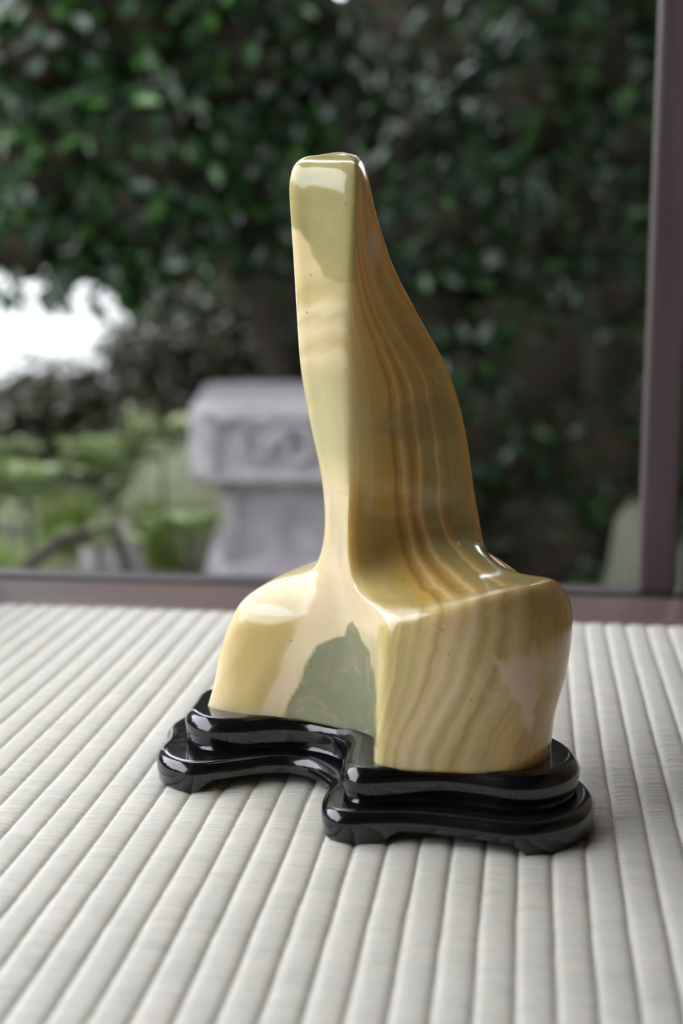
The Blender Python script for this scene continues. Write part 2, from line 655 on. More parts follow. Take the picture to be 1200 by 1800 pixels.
LOWS = {
    'm0': [(364, 1266, .748), (375, 1205, .748), (388, 1142, .748), (405, 1092, .749), (430, 1052, .750), (480, 1022, .748), (533, 1007, .744), (558, 988, .738), (570, 930, .735)],
    'm1': [(430, 1264, .734), (438, 1205, .734), (447, 1145, .735), (458, 1095, .736), (476, 1056, .739), (515, 1030, .738), (551, 1012, .734), (574, 980, .728), (580, 925, .726)],
    'm2': [(530, 1260, .727), (536, 1205, .725), (545, 1145, .723), (555, 1098, .723), (569, 1063, .723), (582, 1037, .722), (589, 1012, .719), (592, 978, .716), (592, 920, .715)],
    'm3': [(650, 1298, .700), (640, 1235, .703), (632, 1175, .706), (624, 1122, .708), (616, 1083, .710), (609, 1053, .710), (605, 1022, .708), (602, 980, .707), (602, 918, .707)],
    'm4': [(657, 1325, .680), (656, 1255, .681), (653, 1185, .683), (649, 1124, .684), (642, 1083, .688), (629, 1053, .695), (618, 1025, .700), (610, 980, .702), (609, 916, .703)],
    'm5': [(660, 1350, .658), (661, 1275, .658), (664, 1195, .658), (668, 1125, .659), (674, 1086, .663), (656, 1062, .677), (631, 1038, .694), (618, 985, .701), (616, 915, .703)],
    'm6': [(700, 1354, .653), (702, 1275, .652), (706, 1195, .652), (713, 1122, .653), (720, 1080, .656), (716, 1065, .666), (693, 1046, .686), (664, 985, .709), (652, 913, .713)],
    'm7': [(770, 1356, .650), (772, 1275, .648), (776, 1195, .647), (784, 1115, .648), (790, 1066, .651), (784, 1052, .664), (757, 1028, .690), (722, 965, .719), (709, 910, .724)],
    'm8': [(850, 1359, .648), (853, 1275, .646), (860, 1195, .646), (868, 1110, .649), (873, 1046, .655), (867, 1033, .667), (833, 1010, .694), (783, 955, .728), (766, 905, .734)],
    'm9': [(925, 1361, .651), (930, 1282, .650), (940, 1200, .652), (948, 1110, .657), (944, 1038, .666), (934, 1020, .679), (888, 1004, .700), (824, 950, .737), (809, 902, .744)],
    'm10': [(962, 1350, .668), (971, 1262, .670), (990, 1192, .675), (1001, 1098, .680), (994, 1045, .688), (968, 1015, .692), (898, 1006, .706), (851, 965, .743), (836, 905, .749)],
}
FL = {'m0': 0.0, 'm1': .28, 'm2': .55, 'm3': .76, 'm4': .90}
FR = {'m5': 0.03, 'm6': .20, 'm7': .43, 'm8': .69, 'm9': .90, 'm10': 1.0}
MER = []
for nm, low in LOWS.items():
    pts = [atY(*p) for p in low]
    for k in range(len(COLROWS)):
        if nm in FL:
            p = left_pt(k, FL[nm], -0.001 if k > 3 else 0.001)
        else:
            p = right_pt(k, FR[nm], 0.001)
        pts.append(atY(*p))
    MER.append(pts)

# hidden back: four more meridians derived from depth of the section
low_z = [np.mean([MER[j][i][2] for j in (9, 10)]) for i in range(9)]


def back_mer(xs, ys, zs):
    return [np.array(p) for p in zip(xs, ys, zs)]


zc = [MER[0][9 + k][2] for k in range(9)]
xl = [MER[0][9 + k][0] for k in range(9)]
xr = [MER[10][9 + k][0] for k in range(9)]
zr = [MER[10][i][2] for i in range(9)]
zl = [MER[0][i][2] for i in range(9)]
# right back corner
xb = [0.102, 0.104, 0.108, 0.110, 0.107, 0.098, 0.084, 0.076, 0.072] + [a - 0.004 for a in xr]
yb = [0.715, 0.72, 0.722, 0.724, 0.727, 0.732, 0.744, 0.772, 0.777] + [.780, .781, .780, .777, .773, .769, .764, .760, .754]
M11 = back_mer(xb, yb, [z - d for z, d in zip(zr, (0, 0, 0, .003, .007, .011, .014, .010, .003))] + zc)
xb = [0.070, 0.072, 0.074, 0.076, 0.074, 0.068, 0.056, 0.050, 0.048] + [l + (r - l) * .70 for l, r in zip(xl, xr)]
yb = [0.768, 0.772, 0.776, 0.779, 0.781, 0.784, 0.792, 0.798, 0.80] + [.800, .800, .797, .792, .786, .779, .772, .767, .760]
M12 = back_mer(xb, yb, [z for z in zr] + zc)
xb = [0.010, 0.010, 0.010, 0.011, 0.012, 0.012, 0.012, 0.014, 0.015] + [l + (r - l) * .35 for l, r in zip(xl, xr)]
yb = [0.775, 0.778, 0.780, 0.782, 0.784, 0.786, 0.789, 0.792, 0.793] + [.793, .793, .790, .785, .780, .774, .768, .764, .758]
M13 = back_mer(xb, yb, [0.5 * (a + b) for a, b in zip(zr, zl)] + zc)
xb = [-0.045, -0.044, -0.042, -0.038, -0.033, -0.024, -0.014, -0.006, -0.002] + [l + (r - l) * .08 for l, r in zip(xl, xr)]
yb = [0.780, 0.781, 0.782, 0.782, 0.781, 0.780, 0.776, 0.772, 0.770] + [.768, .766, .764, .762, .760, .758, .755, .753, .750]
M14 = back_mer(xb, yb, [z for z in zl] + zc)
MER += [M11, M12, M13, M14]
CTRL = np.array(MER)                     # (15, 18, 3)
# sink the lowest row a little into the recess of the stand
CTRL[:, 0, 2] = 0.0325
# crown: two more rows that close the top
top = CTRL[:, -1, :]
cen = top.mean(0)
zt = atY(585, 267, 0.735)[2]
r1 = cen + (top - cen) * 0.70
r1[:, 2] = zt - 0.0010 + (r1[:, 0] - cen[0]) * 0.02
r2 = cen + (top - cen) * 0.3
r2[:, 2] = zt + (r2[:, 0] - cen[0]) * 0.02
CTRL = np.concatenate([CTRL, r1[:, None, :], r2[:, None, :]], 1)   # 20 rows


def hermite_open(P, t, q):
    """non-uniform Catmull-Rom through rows P (n, ...) at knots t"""
    n = len(P)
    h = np.diff(t)
    tan = np.zeros_like(P)
    d = np.diff(P, axis=0) / h.reshape((-1,) + (1,) * (P.ndim - 1))
    tan[0], tan[-1] = d[0], d[-1]
    for i in range(1, n - 1):
        tan[i] = (d[i - 1] * h[i] + d[i] * h[i - 1]) / (h[i - 1] + h[i])
    k = np.clip(np.searchsorted(t, q, side='right') - 1, 0, n - 2)
    hh = h[k]
    s = (q - t[k]) / hh
    sh = (-1,) + (1,) * (P.ndim - 1)
    s, hh = s.reshape(sh), hh.reshape(sh)
    return (2 * s**3 - 3 * s**2 + 1) * P[k] + (s**3 - 2 * s**2 + s) * hh * tan[k] + (-2 * s**3 + 3 * s**2) * P[k + 1] + (s**3 - s**2) * hh * tan[k + 1]


NV, NU = 330, 300
# around
ctr = CTRL
seg_v = np.mean(np.linalg.norm(np.roll(ctr, -1, 0) - ctr, axis=2), axis=1) ** 0.6
tv = np.concatenate([[0], np.cumsum(seg_v)])
ext = np.concatenate([ctr[-3:], ctr, ctr[:4]], 0)
te = np.concatenate([tv[-4:-1] - tv[-1], tv[:-1], tv[-1] + tv[:4]])
qv = np.linspace(0, tv[-1], NV, endpoint=False)
ring = hermite_open(ext, te, qv)                         # (NV, 20, 3)
mi = np.interp(qv, tv, np.arange(len(tv)))                # meridian index along v
rows = np.transpose(ring, (1, 0, 2))                      # (20, NV, 3)
seg_u = np.mean(np.linalg.norm(np.diff(rows, axis=0), axis=2), axis=1) ** 0.6
tu = np.concatenate([[0], np.cumsum(seg_u)])
qu = np.linspace(0, tu[-1], NU)
S = hermite_open(rows, tu, qu)                            # (NU, NV, 3)
ri = np.interp(qu, tu, np.arange(len(tu)))                # row index along u
for _ in range(22):                                       # polish
    T = S.copy()
    T[1:-1] = 0.4 * S[1:-1] + 0.15 * (S[:-2] + S[2:] + np.roll(S, 1, 1)[1:-1] + np.roll(S, -1, 1)[1:-1])
    S = T
uu, vv = np.meshgrid(ri, mi, indexing='ij')


def bump01(x, a, b, c, d):
    return np.clip((x - a) / (b - a), 0, 1) * np.clip((d - x) / (d - c), 0, 1)


# extra polish where the back runs out into the shoulder on the right, and along the ridge
wS = (bump01(vv, 8.2, 9.2, 11.2, 12.2) * bump01(uu, 4.9, 5.8, 7.6, 9.0))[1:-1, :, None]
wR = (bump01(vv, 3.2, 4.4, 5.6, 6.6) * bump01(uu, 8.5, 9.5, 16.5, 17.5))[1:-1, :, None] * 0.8
for it in range(70):
    av = 0.25 * (S[:-2] + S[2:] + np.roll(S, 1, 1)[1:-1] + np.roll(S, -1, 1)[1:-1])
    w = wS if it >= 30 else np.maximum(wS, wR)
    S[1:-1] += w * 0.7 * (av - S[1:-1])

idx = np.arange(NU * NV).reshape(NU, NV)
nxt = np.roll(idx, -1, 1)
F = np.stack([idx[:-1], nxt[:-1], nxt[1:], idx[1:]], -1).reshape(-1, 4)
V = S.reshape(-1, 3)
capc = len(V)
V = np.vstack([V, S[-1].mean(0)[None], S[0].mean(0)[None]])
faces = [tuple(f) for f in F]
faces += [(int(idx[-1, i]), int(nxt[-1, i]), capc) for i in range(NV)]
faces += [(int(nxt[0, i]), int(idx[0, i]), capc + 1) for i in range(NV)]

# --- mineral zones, drawn on the stone's front elevation (same drawing as the meridians)
rel = V - np.array([0, 0, CAM_H])
zax = rel[:, 1] * CP - rel[:, 2] * SP
EX = 600 + FPX * rel[:, 0] / zax
EY = 900 - FPX * (rel[:, 1] * SP + rel[:, 2] * CP) / zax
vi = np.concatenate([vv.reshape(-1), [0, 0]])
ui = np.concatenate([uu.reshape(-1), [19, 0]])
front = (vi < 10.6) | (vi > 14.5)


def sdpoly(px, py, poly):
    """signed distance to polygon, positive inside"""
    P = np.array(poly, float)
    dmin = np.full(px.shape, 1e9)
    inside = np.zeros(px.shape, bool)
    for i in range(len(P)):
        a, b = P[i], P[(i + 1) % len(P)]
        e = b - a
        wx, wy = px - a[0], py - a[1]
        tt = np.clip((wx * e[0] + wy * e[1]) / (e @ e), 0, 1)
        dmin = np.minimum(dmin, np.hypot(wx - e[0] * tt, wy - e[1] * tt))
        c1 = (a[1] > py) != (b[1] > py)
        with np.errstate(divide='ignore', invalid='ignore'):
            xi = (b[0] - a[0]) * (py - a[1]) / (b[1] - a[1] + 1e-12) + a[0]
        inside ^= c1 & (px < xi)
    return np.where(inside, dmin, -dmin)


def wob(px, py, amp, f, ph=0.0):
    return amp * (np.sin(px * f + ph) * np.cos(py * f * 1.3 + ph * 2) + 0.5 * np.sin(px * f * 2.7 + py * f * 2.1 + ph))


def zone(poly, soft=4.0, w=2.0, f=0.06):
    x = EX + wob(EX, EY, w, f, 1.0)
    y = EY + wob(EX, EY, w, f, 2.2)
    m = np.clip(0.5 + sdpoly(x, y, poly) / soft, 0, 1)
    return m * front


def sstep(a, b, x):
    t = np.clip((x - a) / (b - a), 0, 1)
    return t * t * (3 - 2 * t)


tip = zone([(505, 240), (640, 240), (632, 300), (628, 420), (626, 500), (600, 497), (572, 488), (556, 462), (543, 430), (526, 408), (505, 392)], 5)
midg = zone([(536, 650), (600, 648), (625, 690), (640, 740), (632, 790), (596, 806), (560, 800), (545, 740)], 30, 5)
arch = zone([(498, 1262), (510, 1228), (528, 1195), (541, 1160), (556, 1135), (585, 1122), (606, 1118), (610, 1098), (620, 1093), (630, 1103), (634, 1122), (650, 1150), (660, 1200), (662, 1310)], 4, 2)
stripe = zone([(566, 842), (592, 842), (592, 880), (597, 905), (596, 940), (607, 975), (612, 1010), (640, 1045), (672, 1066), (735, 1072), (735, 1092), (690, 1094), (664, 1100),
               (655, 1130), (640, 1105), (622, 1090), (606, 1092), (600, 1115), (558, 1128), (535, 1160), (520, 1195), (500, 1225), (478, 1258), (455, 1262), (490, 1180), (520, 1110), (535, 1050), (560, 1010), (572, 960)], 8, 2)
wing = zone([(395, 1262), (402, 1180), (418, 1110), (450, 1062), (510, 1045), (525, 1080), (512, 1150), (478, 1225), (465, 1262)], 36, 4)
flake = zone([(436, 1062), (470, 1060), (502, 1068), (518, 1084), (480, 1082), (440, 1078)], 3, 1)
pink = zone([(862, 1146), (885, 1168), (905, 1152), (928, 1150), (938, 1130), (948, 1150), (943, 1200), (937, 1260), (933, 1288), (924, 1282), (912, 1240), (890, 1205), (872, 1172)], 8, 3, .1)
pink2 = zone([(642, 430), (652, 408), (664, 412), (668, 440), (661, 462), (655, 488), (648, 476), (646, 450)], 8, 3, .1)
pale_corner = zone([(660, 1085), (735, 1085), (735, 1140), (725, 1200), (718, 1260), (690, 1330), (655, 1350)], 14, 3)
# right, golden side: 1 on the column's right face, the seat and the block
gold = sstep(3.4, 6.8, vi) * (vi < 10.9) + ((vi >= 10.9) & (vi < 13.6))
low = sstep(5.3, 4.3, ui)
gold = gold * (1 - low) + low * (sstep(4.5, 5.1, vi) * (vi < 13.6))
smoke = zone([(655, 755), (690, 772), (745, 778), (812, 765), (805, 715), (770, 700), (735, 700), (700, 715)], 16, 5)
orange = np.clip(sstep(830, 480, EY) * sstep(4.6, 6.6, vi), 0, 1) * (vi < 13.5)
# layer coordinate: the onyx bands follow the right side, sweep to the ridge near the
# crown and to the left at the foot of the block
fr = np.clip((vi - 5.0) / 5.0, -0.6, 1.6)
band = fr + 0.25 * sstep(700, 420, EY) + 0.20 * sstep(1130, 1380, EY) ** 1.3
lband = (EY - 470 - 0.004 * (EX - 590) ** 2 + wob(EX, EY, 5, 0.05, 0.7)) / 400.0
wl_ = sstep(5.15, 4.6, vi) * (vi < 8) + (vi > 13.6)
band = band * (1 - wl_) + lband * wl_

me = bpy.data.meshes.new('onyx_stone')
me.from_pydata([tuple(v) for v in (V - np.array(ST_LOC) * np.array([1, 1, 0]) - np.array([0.02, 0, 0.0325]))], [], faces)
me.update()
me.polygons.foreach_set('use_smooth', np.ones(len(me.polygons), dtype=bool))


def put(name, arr):
    a = me.attributes.new(name, 'FLOAT', 'POINT')
    a.data.foreach_set('value', np.ascontiguousarray(arr, dtype=np.float32))


green_h = np.clip(tip, 0, 1)
for nm, arr in (('tip', tip), ('midg', midg), ('arch', arch), ('stripe', stripe), ('wing', wing), ('flake', flake),
                ('pink', np.maximum(pink, pink2 * .6)), ('pale', pale_corner), ('gold', gold), ('orange', orange), ('band', band),
                ('leftf', wl_), ('block', low), ('smoke', smoke)):
    put(nm, arr)


def mat_onyx():
    t = NT('banded_onyx')
    A = lambda n: t.attr(n).outputs['Fac']
    obj = t.coords('Object')
    big = t.noise(obj, 22, 3, 0.5)
    cloud0 = t.ramp(big, [(0.35, (0, 0, 0)), (0.7, (1, 1, 1))])
    fine = t.noise(obj, 160, 4, 0.6)
    warp = t.math('MULTIPLY', t.math('SUBTRACT', big, 0.5), 0.10)
    mid = t.noise(obj, 60, 2, 0.5)
    warp2 = t.math('ADD', t.math('MULTIPLY', t.math('SUBTRACT', fine, 0.5), 0.010), t.math('MULTIPLY', t.math('SUBTRACT', mid, 0.5), 0.03))
    b = t.math('ADD', t.math('ADD', A('band'), warp), warp2)
    cv = t.new('ShaderNodeCombineXYZ')
    t.link(b, cv.inputs[0])
    n1 = t.noise(cv.outputs[0], 9.0, 2, 0.5)
    n2 = t.noise(cv.outputs[0], 30.0, 3, 0.65)
    lay = t.ramp(n2, [(0.33, (0.90, 0.90, 0.86)), (0.5, (1.1, 1.1, 1.1)), (0.68, (1.3, 1.26, 1.22))])
    # the layering fades in and out through the stone
    fade = t.ramp(t.noise(obj, 17, 2, 0.5), [(0.35, (0.2, 0.2, 0.2)), (0.65, (1, 1, 1))])
    lay = t.mix(fade, (1.0, 1.0, 1.0), lay)
    # golden layers of the tall back and the seat, from the ridge to the right side
    amber, brown, line, olive = (0.60, 0.38, 0.105), (0.38, 0.245, 0.070), (0.78, 0.58, 0.28), (0.42, 0.33, 0.125)
    colm = t.ramp(b, [(0.0, (0.62, 0.49, 0.19)), (0.12, (0.58, 0.44, 0.14)), (0.27, (0.52, 0.37, 0.10)), (0.33, amber), (0.36, brown), (0.395, amber), (0.415, line),
                      (0.435, amber), (0.46, brown), (0.495, amber), (0.512, line), (0.535, (0.50, 0.34, 0.12)), (0.57, olive), (0.62, olive), (0.64, line), (0.66, amber),
                      (0.70, olive), (0.85, (0.46, 0.36, 0.14)), (0.95, amber), (1.0, (0.60, 0.31, 0.07))])
    blk = t.ramp(b, [(0.0, (0.78, 0.65, 0.40)), (0.035, (0.58, 0.50, 0.22)), (0.12, (0.55, 0.46, 0.19)), (0.15, (0.72, 0.56, 0.30)), (0.18, (0.44, 0.34, 0.13)), (0.23, (0.58, 0.46, 0.21)),
                     (0.27, (0.46, 0.35, 0.14)), (0.32, (0.64, 0.51, 0.27)), (0.36, (0.50, 0.39, 0.17)), (0.41, (0.68, 0.54, 0.31)), (0.45, (0.52, 0.40, 0.19)), (0.49, (0.70, 0.57, 0.34)),
                     (0.54, (0.46, 0.34, 0.14)), (0.59, (0.60, 0.46, 0.23)), (0.63, (0.39, 0.28, 0.11)), (0.69, (0.56, 0.42, 0.20)), (0.76, (0.43, 0.31, 0.12)), (0.84, (0.52, 0.36, 0.13)),
                     (0.93, (0.42, 0.27, 0.08)), (1.0, (0.52, 0.30, 0.09))])
    org = t.mix(1.0, t.ramp(b, [(0.25, (0.82, 0.50, 0.11)), (0.45, (0.72, 0.38, 0.075)), (0.6, (0.84, 0.50, 0.15)), (0.75, (0.62, 0.33, 0.08)), (0.9, (0.78, 0.45, 0.12))]), (1, 1, 1), 'MULTIPLY')
    gold = t.mix(t.math('MULTIPLY', A('orange'), 0.6), colm, org)
    gold = t.mix(A('block'), gold, blk)
    gold = t.mix(1.0, gold, lay, 'MULTIPLY')
    gold = t.mix(t.math('MULTIPLY', A('smoke'), 0.45), gold, (0.33, 0.25, 0.12))
    # pale left layers
    pale = t.ramp(b, [(0.0, (0.80, 0.67, 0.38)), (0.07, (0.62, 0.52, 0.25)), (0.13, (0.66, 0.55, 0.27)), (0.17, (0.84, 0.72, 0.45)), (0.22, (0.70, 0.59, 0.32)), (0.27, (0.82, 0.70, 0.44)),
                      (0.33, (0.66, 0.55, 0.29)), (0.38, (0.80, 0.68, 0.42)), (0.45, (0.70, 0.60, 0.34)), (0.55, (0.74, 0.64, 0.38)), (0.84, (0.66, 0.58, 0.33)), (1.0, (0.76, 0.64, 0.38)),
                      (1.0, (0.76, 0.64, 0.38))])
    pale = t.mix(0.35, pale, t.mix(1.0, pale, lay, 'MULTIPLY'))
    col = t.mix(A('gold'), pale, gold)
    col = t.mix(t.math('MULTIPLY', A('midg'), 0.75), col, (0.55, 0.51, 0.28))
    col = t.mix(t.math('MULTIPLY', A('tip'), 0.92), col, t.mix(cloud0, (0.40, 0.355, 0.15), (0.52, 0.45, 0.20)))
    col = t.mix(t.math('MULTIPLY', A('wing'), 0.85), col, (0.54, 0.41, 0.13))
    col = t.mix(t.math('MULTIPLY', A('pale'), 0.35), col, (0.60, 0.52, 0.23))
    col = t.mix(t.math('MULTIPLY', A('stripe'), 0.85), col, (0.80, 0.67, 0.45))
    col = t.mix(A('flake'), col, (0.72, 0.65, 0.45))
    col = t.mix(A('arch'), col, t.mix(t.ramp(big, [(0.4, (0, 0, 0)), (0.75, (1, 1, 1))]), (0.245, 0.250, 0.145), (0.30, 0.305, 0.19)))
    col = t.mix(t.math('MULTIPLY', A('pink'), 0.8), col, (0.72, 0.54, 0.42))
    # cloudy veils and a few dark specks
    cloud = t.noise(obj, 55, 5, 0.6, 1.2)
    col = t.mix(t.ramp(cloud, [(0.52, (0, 0, 0)), (0.8, (0.35, 0.35, 0.35))]), col, (0.70, 0.60, 0.36))
    vor = t.new('ShaderNodeTexVoronoi')
    vor.inputs['Scale'].default_value = 75
    t.link(obj, vor.inputs['Vector'])
    speck = t.ramp(vor.outputs['Distance'], [(0.035, (1, 1, 1)), (0.06, (0, 0, 0))])
    col = t.mix(t.math('MULTIPLY', speck, 0.55), col, (0.16, 0.09, 0.03))
    t.link(col, t.b.inputs['Base Color'])
    t.set(Roughness=0.13, IOR=1.5)
    t.b.inputs['Subsurface Weight'].default_value = 0.6
    t.b.inputs['Subsurface Radius'].default_value = (1.0, 0.75, 0.35)
    t.b.inputs['Subsurface Scale'].default_value = 0.016
    t.set(Coat_Weight=0.2, Coat_Roughness=0.05)
    t.bump(fine, 0.04, 0.0006)
    return t.m


me.materials.append(mat_onyx())
stone = bpy.data.objects.new('onyx_stone', me)
stone.location = (ST_LOC[0] + 0.02, ST_LOC[1], 0.0325)
link(stone)
tag(stone, 'tall polished banded onyx stone, pale cream, green and gold, set in the black stand', 'stone')

# ------------------------------------------------------------------ stone lantern in the garden
LX = 558
LY = 2.78


def prism(name, sx, sy, ch, z0, z1, mat, parent, cx, cy, top_in=0.0, bot_in=0.0, rz=0.0, bev=0.008):
    """block with chamfered corners"""
    def loop(sx, sy, c):
        return [(-sx + c, -sy), (sx - c, -sy), (sx, -sy + c), (sx, sy - c), (sx - c, sy), (-sx + c, sy), (-sx, sy - c), (-sx, -sy + c)]
    lv = []
    for ins, z in ((bot_in, z0), (0, z0 + bot_in * 0.8), (0, z1 - top_in * 0.8), (top_in, z1)):
        for x, y in loop(sx - ins, sy - ins, max(ch - ins * 0.4, 0.004)):
            lv.append((x * math.cos(rz) - y * math.sin(rz) + cx, x * math.sin(rz) + y * math.cos(rz) + cy, z))
    F = []
    for r in range(3):
        for i in range(8):
            j = (i + 1) % 8
            F.append((r * 8 + i, r * 8 + j, (r + 1) * 8 + j, (r + 1) * 8 + i))
    F.append(tuple(range(7, -1, -1)))
    F.append(tuple(24 + i for i in range(8)))
    o = mesh_obj(name, lv, F, mat, smooth=False)
    bevel_mod(o, bev, 2)
    if parent is not None:
        set_parent_keep(o, parent)
    return o


lc = atY(LX, 800, LY)
zt_ = atY(LX, 672, LY + 0.20)[2]
zb_ = atY(LX, 858, LY - 0.22)[2]
zp_ = atY(LX, 984, LY - 0.2)[2]
GZ = -0.42
mpp = atY(LX + 1, 800, LY - 0.24)[0] - atY(LX, 800, LY - 0.24)[0]
half = (LX - 326) * mpp
lan = empty('stone_lantern', (lc[0], LY, GZ))
tag(lan, 'weathered grey carved stone pedestal block standing among ferns in the garden', 'stone lantern')
RZ = math.radians(2)
body = prism('platform', half, half, 0.045, zb_, zt_, M_GRANITE, lan, lc[0], LY, 0.014, 0.022, RZ, 0.010)
fy = LY - half


def front_box(name, x0, x1, z0, z1, y0, y1, mat, parent, bev=0.006):
    vs = [(x, y, z) for z in (z0, z1) for (x, y) in ((x0, y0), (x1, y0), (x1, y1), (x0, y1))]
    fs = [(3, 2, 1, 0), (4, 5, 6, 7), (0, 1, 5, 4), (1, 2, 6, 5), (2, 3, 7, 6), (3, 0, 4, 7)]
    o = mesh_obj(name, vs, fs, mat, smooth=False)
    bevel_mod(o, bev, 2)
    set_parent_keep(o, lan)
    return o


# raised frame around a sunk panel on the front face
px0 = lc[0] - half + 0.05
px1 = lc[0] + half - 0.05
fz1 = zt_ - 0.016
fz0 = zb_ + 0.020
fr_ = 0.022
front_box('panel_border', px0 - 0.012, px1 + 0.012, fz1 - 0.018, fz1, fy - 0.022, fy + 0.02, M_GRANITE, lan)
front_box('panel_border', px0 - 0.012, px1 + 0.012, fz0 - 0.006, fz0 + 0.014, fy - 0.022, fy + 0.02, M_GRANITE, lan)
front_box('panel_border', px0 - 0.016, px0 + 0.012, fz0, fz1, fy - 0.022, fy + 0.02, M_GRANITE, lan)
front_box('panel_border', px1 - 0.012, px1 + 0.016, fz0, fz1, fy - 0.022, fy + 0.02, M_GRANITE, lan)
front_box('panel', px0 + 0.008, px1 - 0.008, fz0 + 0.012, fz1 - 0.016, fy - 0.003, fy + 0.02, M_GRANITE, lan, 0.002)


def relief(cx, cz, turns, r0, r1, w, flip=1):
    """carved scroll: a rounded band that winds inwards"""
    n = 40
    V, F = [], []
    for i in range(n):
        t = i / (n - 1)
        a = t * turns * 2 * math.pi
        r = r0 + (r1 - r0) * t
        c = np.array([cx + flip * r * math.cos(a), 0, cz + r * math.sin(a)])
        nn = np.array([flip * math.cos(a), 0, math.sin(a)])
        ww = w * (1 - 0.5 * t)
        for k in range(7):
            b = math.pi * k / 6
            q = c + nn * ww * math.cos(b)
            V.append((q[0], fy - 0.005 - 0.014 * math.sin(b), q[2]))
    for i in range(n - 1):
        for k in range(6):
            F.append((i * 7 + k, i * 7 + k + 1, (i + 1) * 7 + k + 1, (i + 1) * 7 + k))
    o = mesh_obj('scroll_relief', V, F, M_GRANITE)
    set_parent_keep(o, lan)


zc_ = 0.5 * (fz0 + fz1)
relief(lc[0] - half + 0.135, zc_ + 0.004, 1.4, 0.045, 0.008, 0.014)
relief(lc[0] - 0.035, zc_ - 0.004, 1.2, 0.046, 0.010, 0.015, -1)
relief(lc[0] + 0.10, zc_ + 0.004, 1.3, 0.042, 0.010, 0.014)
pw = (LX - 381) * mpp
prism('pedestal', pw, pw, 0.03, zp_ - 0.01, zb_ + 0.004, M_GRANITE, lan, lc[0], LY, 0.0, 0.0, RZ, 0.006)
py_ = LY - pw
for s in (-1, 1):
    x = lc[0] + s * (pw - 0.022)
    front_box('pedestal_border', x - 0.019, x + 0.019, zp_, zb_ - 0.014, py_ - 0.012, py_ + 0.02, M_GRANITE, lan)
bw = (LX - 346) * mpp
prism('base', bw, bw, 0.05, GZ - 0.02, zp_, M_GRANITE, lan, lc[0], LY, 0.035, 0.0, RZ, 0.012)

# ------------------------------------------------------------------ plants
LEAF_V = np.array([(0, 0, 0), (-0.20, 0.22, 0.035), (0, 0.25, -0.01), (0.20, 0.22, 0.035), (-0.26, 0.52, 0.04), (0, 0.55, -0.015), (0.26, 0.52, 0.04),
                   (-0.15, 0.80, 0.01), (0, 0.82, -0.03), (0.15, 0.80, 0.01), (0, 1.0, -0.06)])
LEAF_F = [(0, 2, 1), (0, 3, 2), (1, 2, 5, 4), (2, 3, 6, 5), (4, 5, 8, 7), (5, 6, 9, 8), (7, 8, 10), (8, 9, 10)]


def norm(a):
    return a / (np.linalg.norm(a, axis=-1, keepdims=True) + 1e-9)


def leaf_frames(P, out, g, up=0.7, spread=1.0):
    n = len(P)
    nz = norm(out * 0.8 + np.array([0, 0, up]) + g.normal(0, 0.45 * spread, (n, 3)))
    dy = g.normal(0, 1, (n, 3)) + out * 0.6 + np.array([0, 0, -0.35])
    dy = norm(dy - nz * np.sum(dy * nz, 1, keepdims=True))
    dx = np.cross(dy, nz)
    return dx, dy, nz


def leaves_mesh(name, P, dx, dy, nz, size, tint, mat):
    n = len(P)
    L = LEAF_V
    V = P[:, None, :] + size[:, None, None] * (L[None, :, 0, None] * dx[:, None, :] + L[None, :, 1, None] * dy[:, None, :] + L[None, :, 2, None] * nz[:, None, :])
    V = V.reshape(-1, 3)
    nv = len(L)
    loops, starts = [], []
    pos = 0
    for f in LEAF_F:
        starts.append(pos)
        loops += f
        pos += len(f)
    loops = np.array(loops)
    starts = np.array(starts)
    AL = (loops[None, :] + (np.arange(n) * nv)[:, None]).reshape(-1)
    AS = (starts[None, :] + (np.arange(n) * pos)[:, None]).reshape(-1)
    me = bpy.data.meshes.new(name)
    me.vertices.add(len(V))
    me.vertices.foreach_set('co', V.reshape(-1))
    me.loops.add(len(AL))
    me.loops.foreach_set('vertex_index', AL)
    me.polygons.add(len(AS))
    me.polygons.foreach_set('loop_start', AS)
    me.update(calc_edges=True)
    me.polygons.foreach_set('use_smooth', np.ones(len(AS), dtype=bool))
    a = me.attributes.new('tint', 'FLOAT', 'POINT')
    a.data.foreach_set('value', np.repeat(tint, nv).astype(np.float32))
    me.materials.append(mat)
    return me


def single_leaves(mat, k=6):
    out = []
    for i in range(k):
        out.append(leaves_mesh('leaf', np.zeros((1, 3)), np.array([[1., 0, 0]]), np.array([[0, 1., 0]]), np.array([[0, 0, 1.]]), np.array([1.0]), np.array([0.15 + 0.8 * i / (k - 1)]), mat))
    return out


def tube(name, pts, rad, mat, parent, ns=7):
    pts = np.array(pts, float)
    V, F = [], []
    for i, p in enumerate(pts):
        d = pts[min(i + 1, len(pts) - 1)] - pts[max(i - 1, 0)]
        d = d / np.linalg.norm(d)
        a = np.cross(d, (0.3, 1, 0.2))
        a /= np.linalg.norm(a)
        b = np.cross(d, a)
        for k in range(ns):
            an = 2 * math.pi * k / ns
            V.append(p + rad[i] * (a * math.cos(an) + b * math.sin(an)))
    for i in range(len(pts) - 1):
        for k in range(ns):
            j = (k + 1) % ns
            F.append((i * ns + k, i * ns + j, (i + 1) * ns + j, (i + 1) * ns + k))
    F.append(tuple(range(ns - 1, -1, -1)))
    F.append(tuple((len(pts) - 1) * ns + k for k in range(ns)))
    o = mesh_obj(name, V, F, mat)
    if parent is not None:
        set_parent_keep(o, parent)
    return o


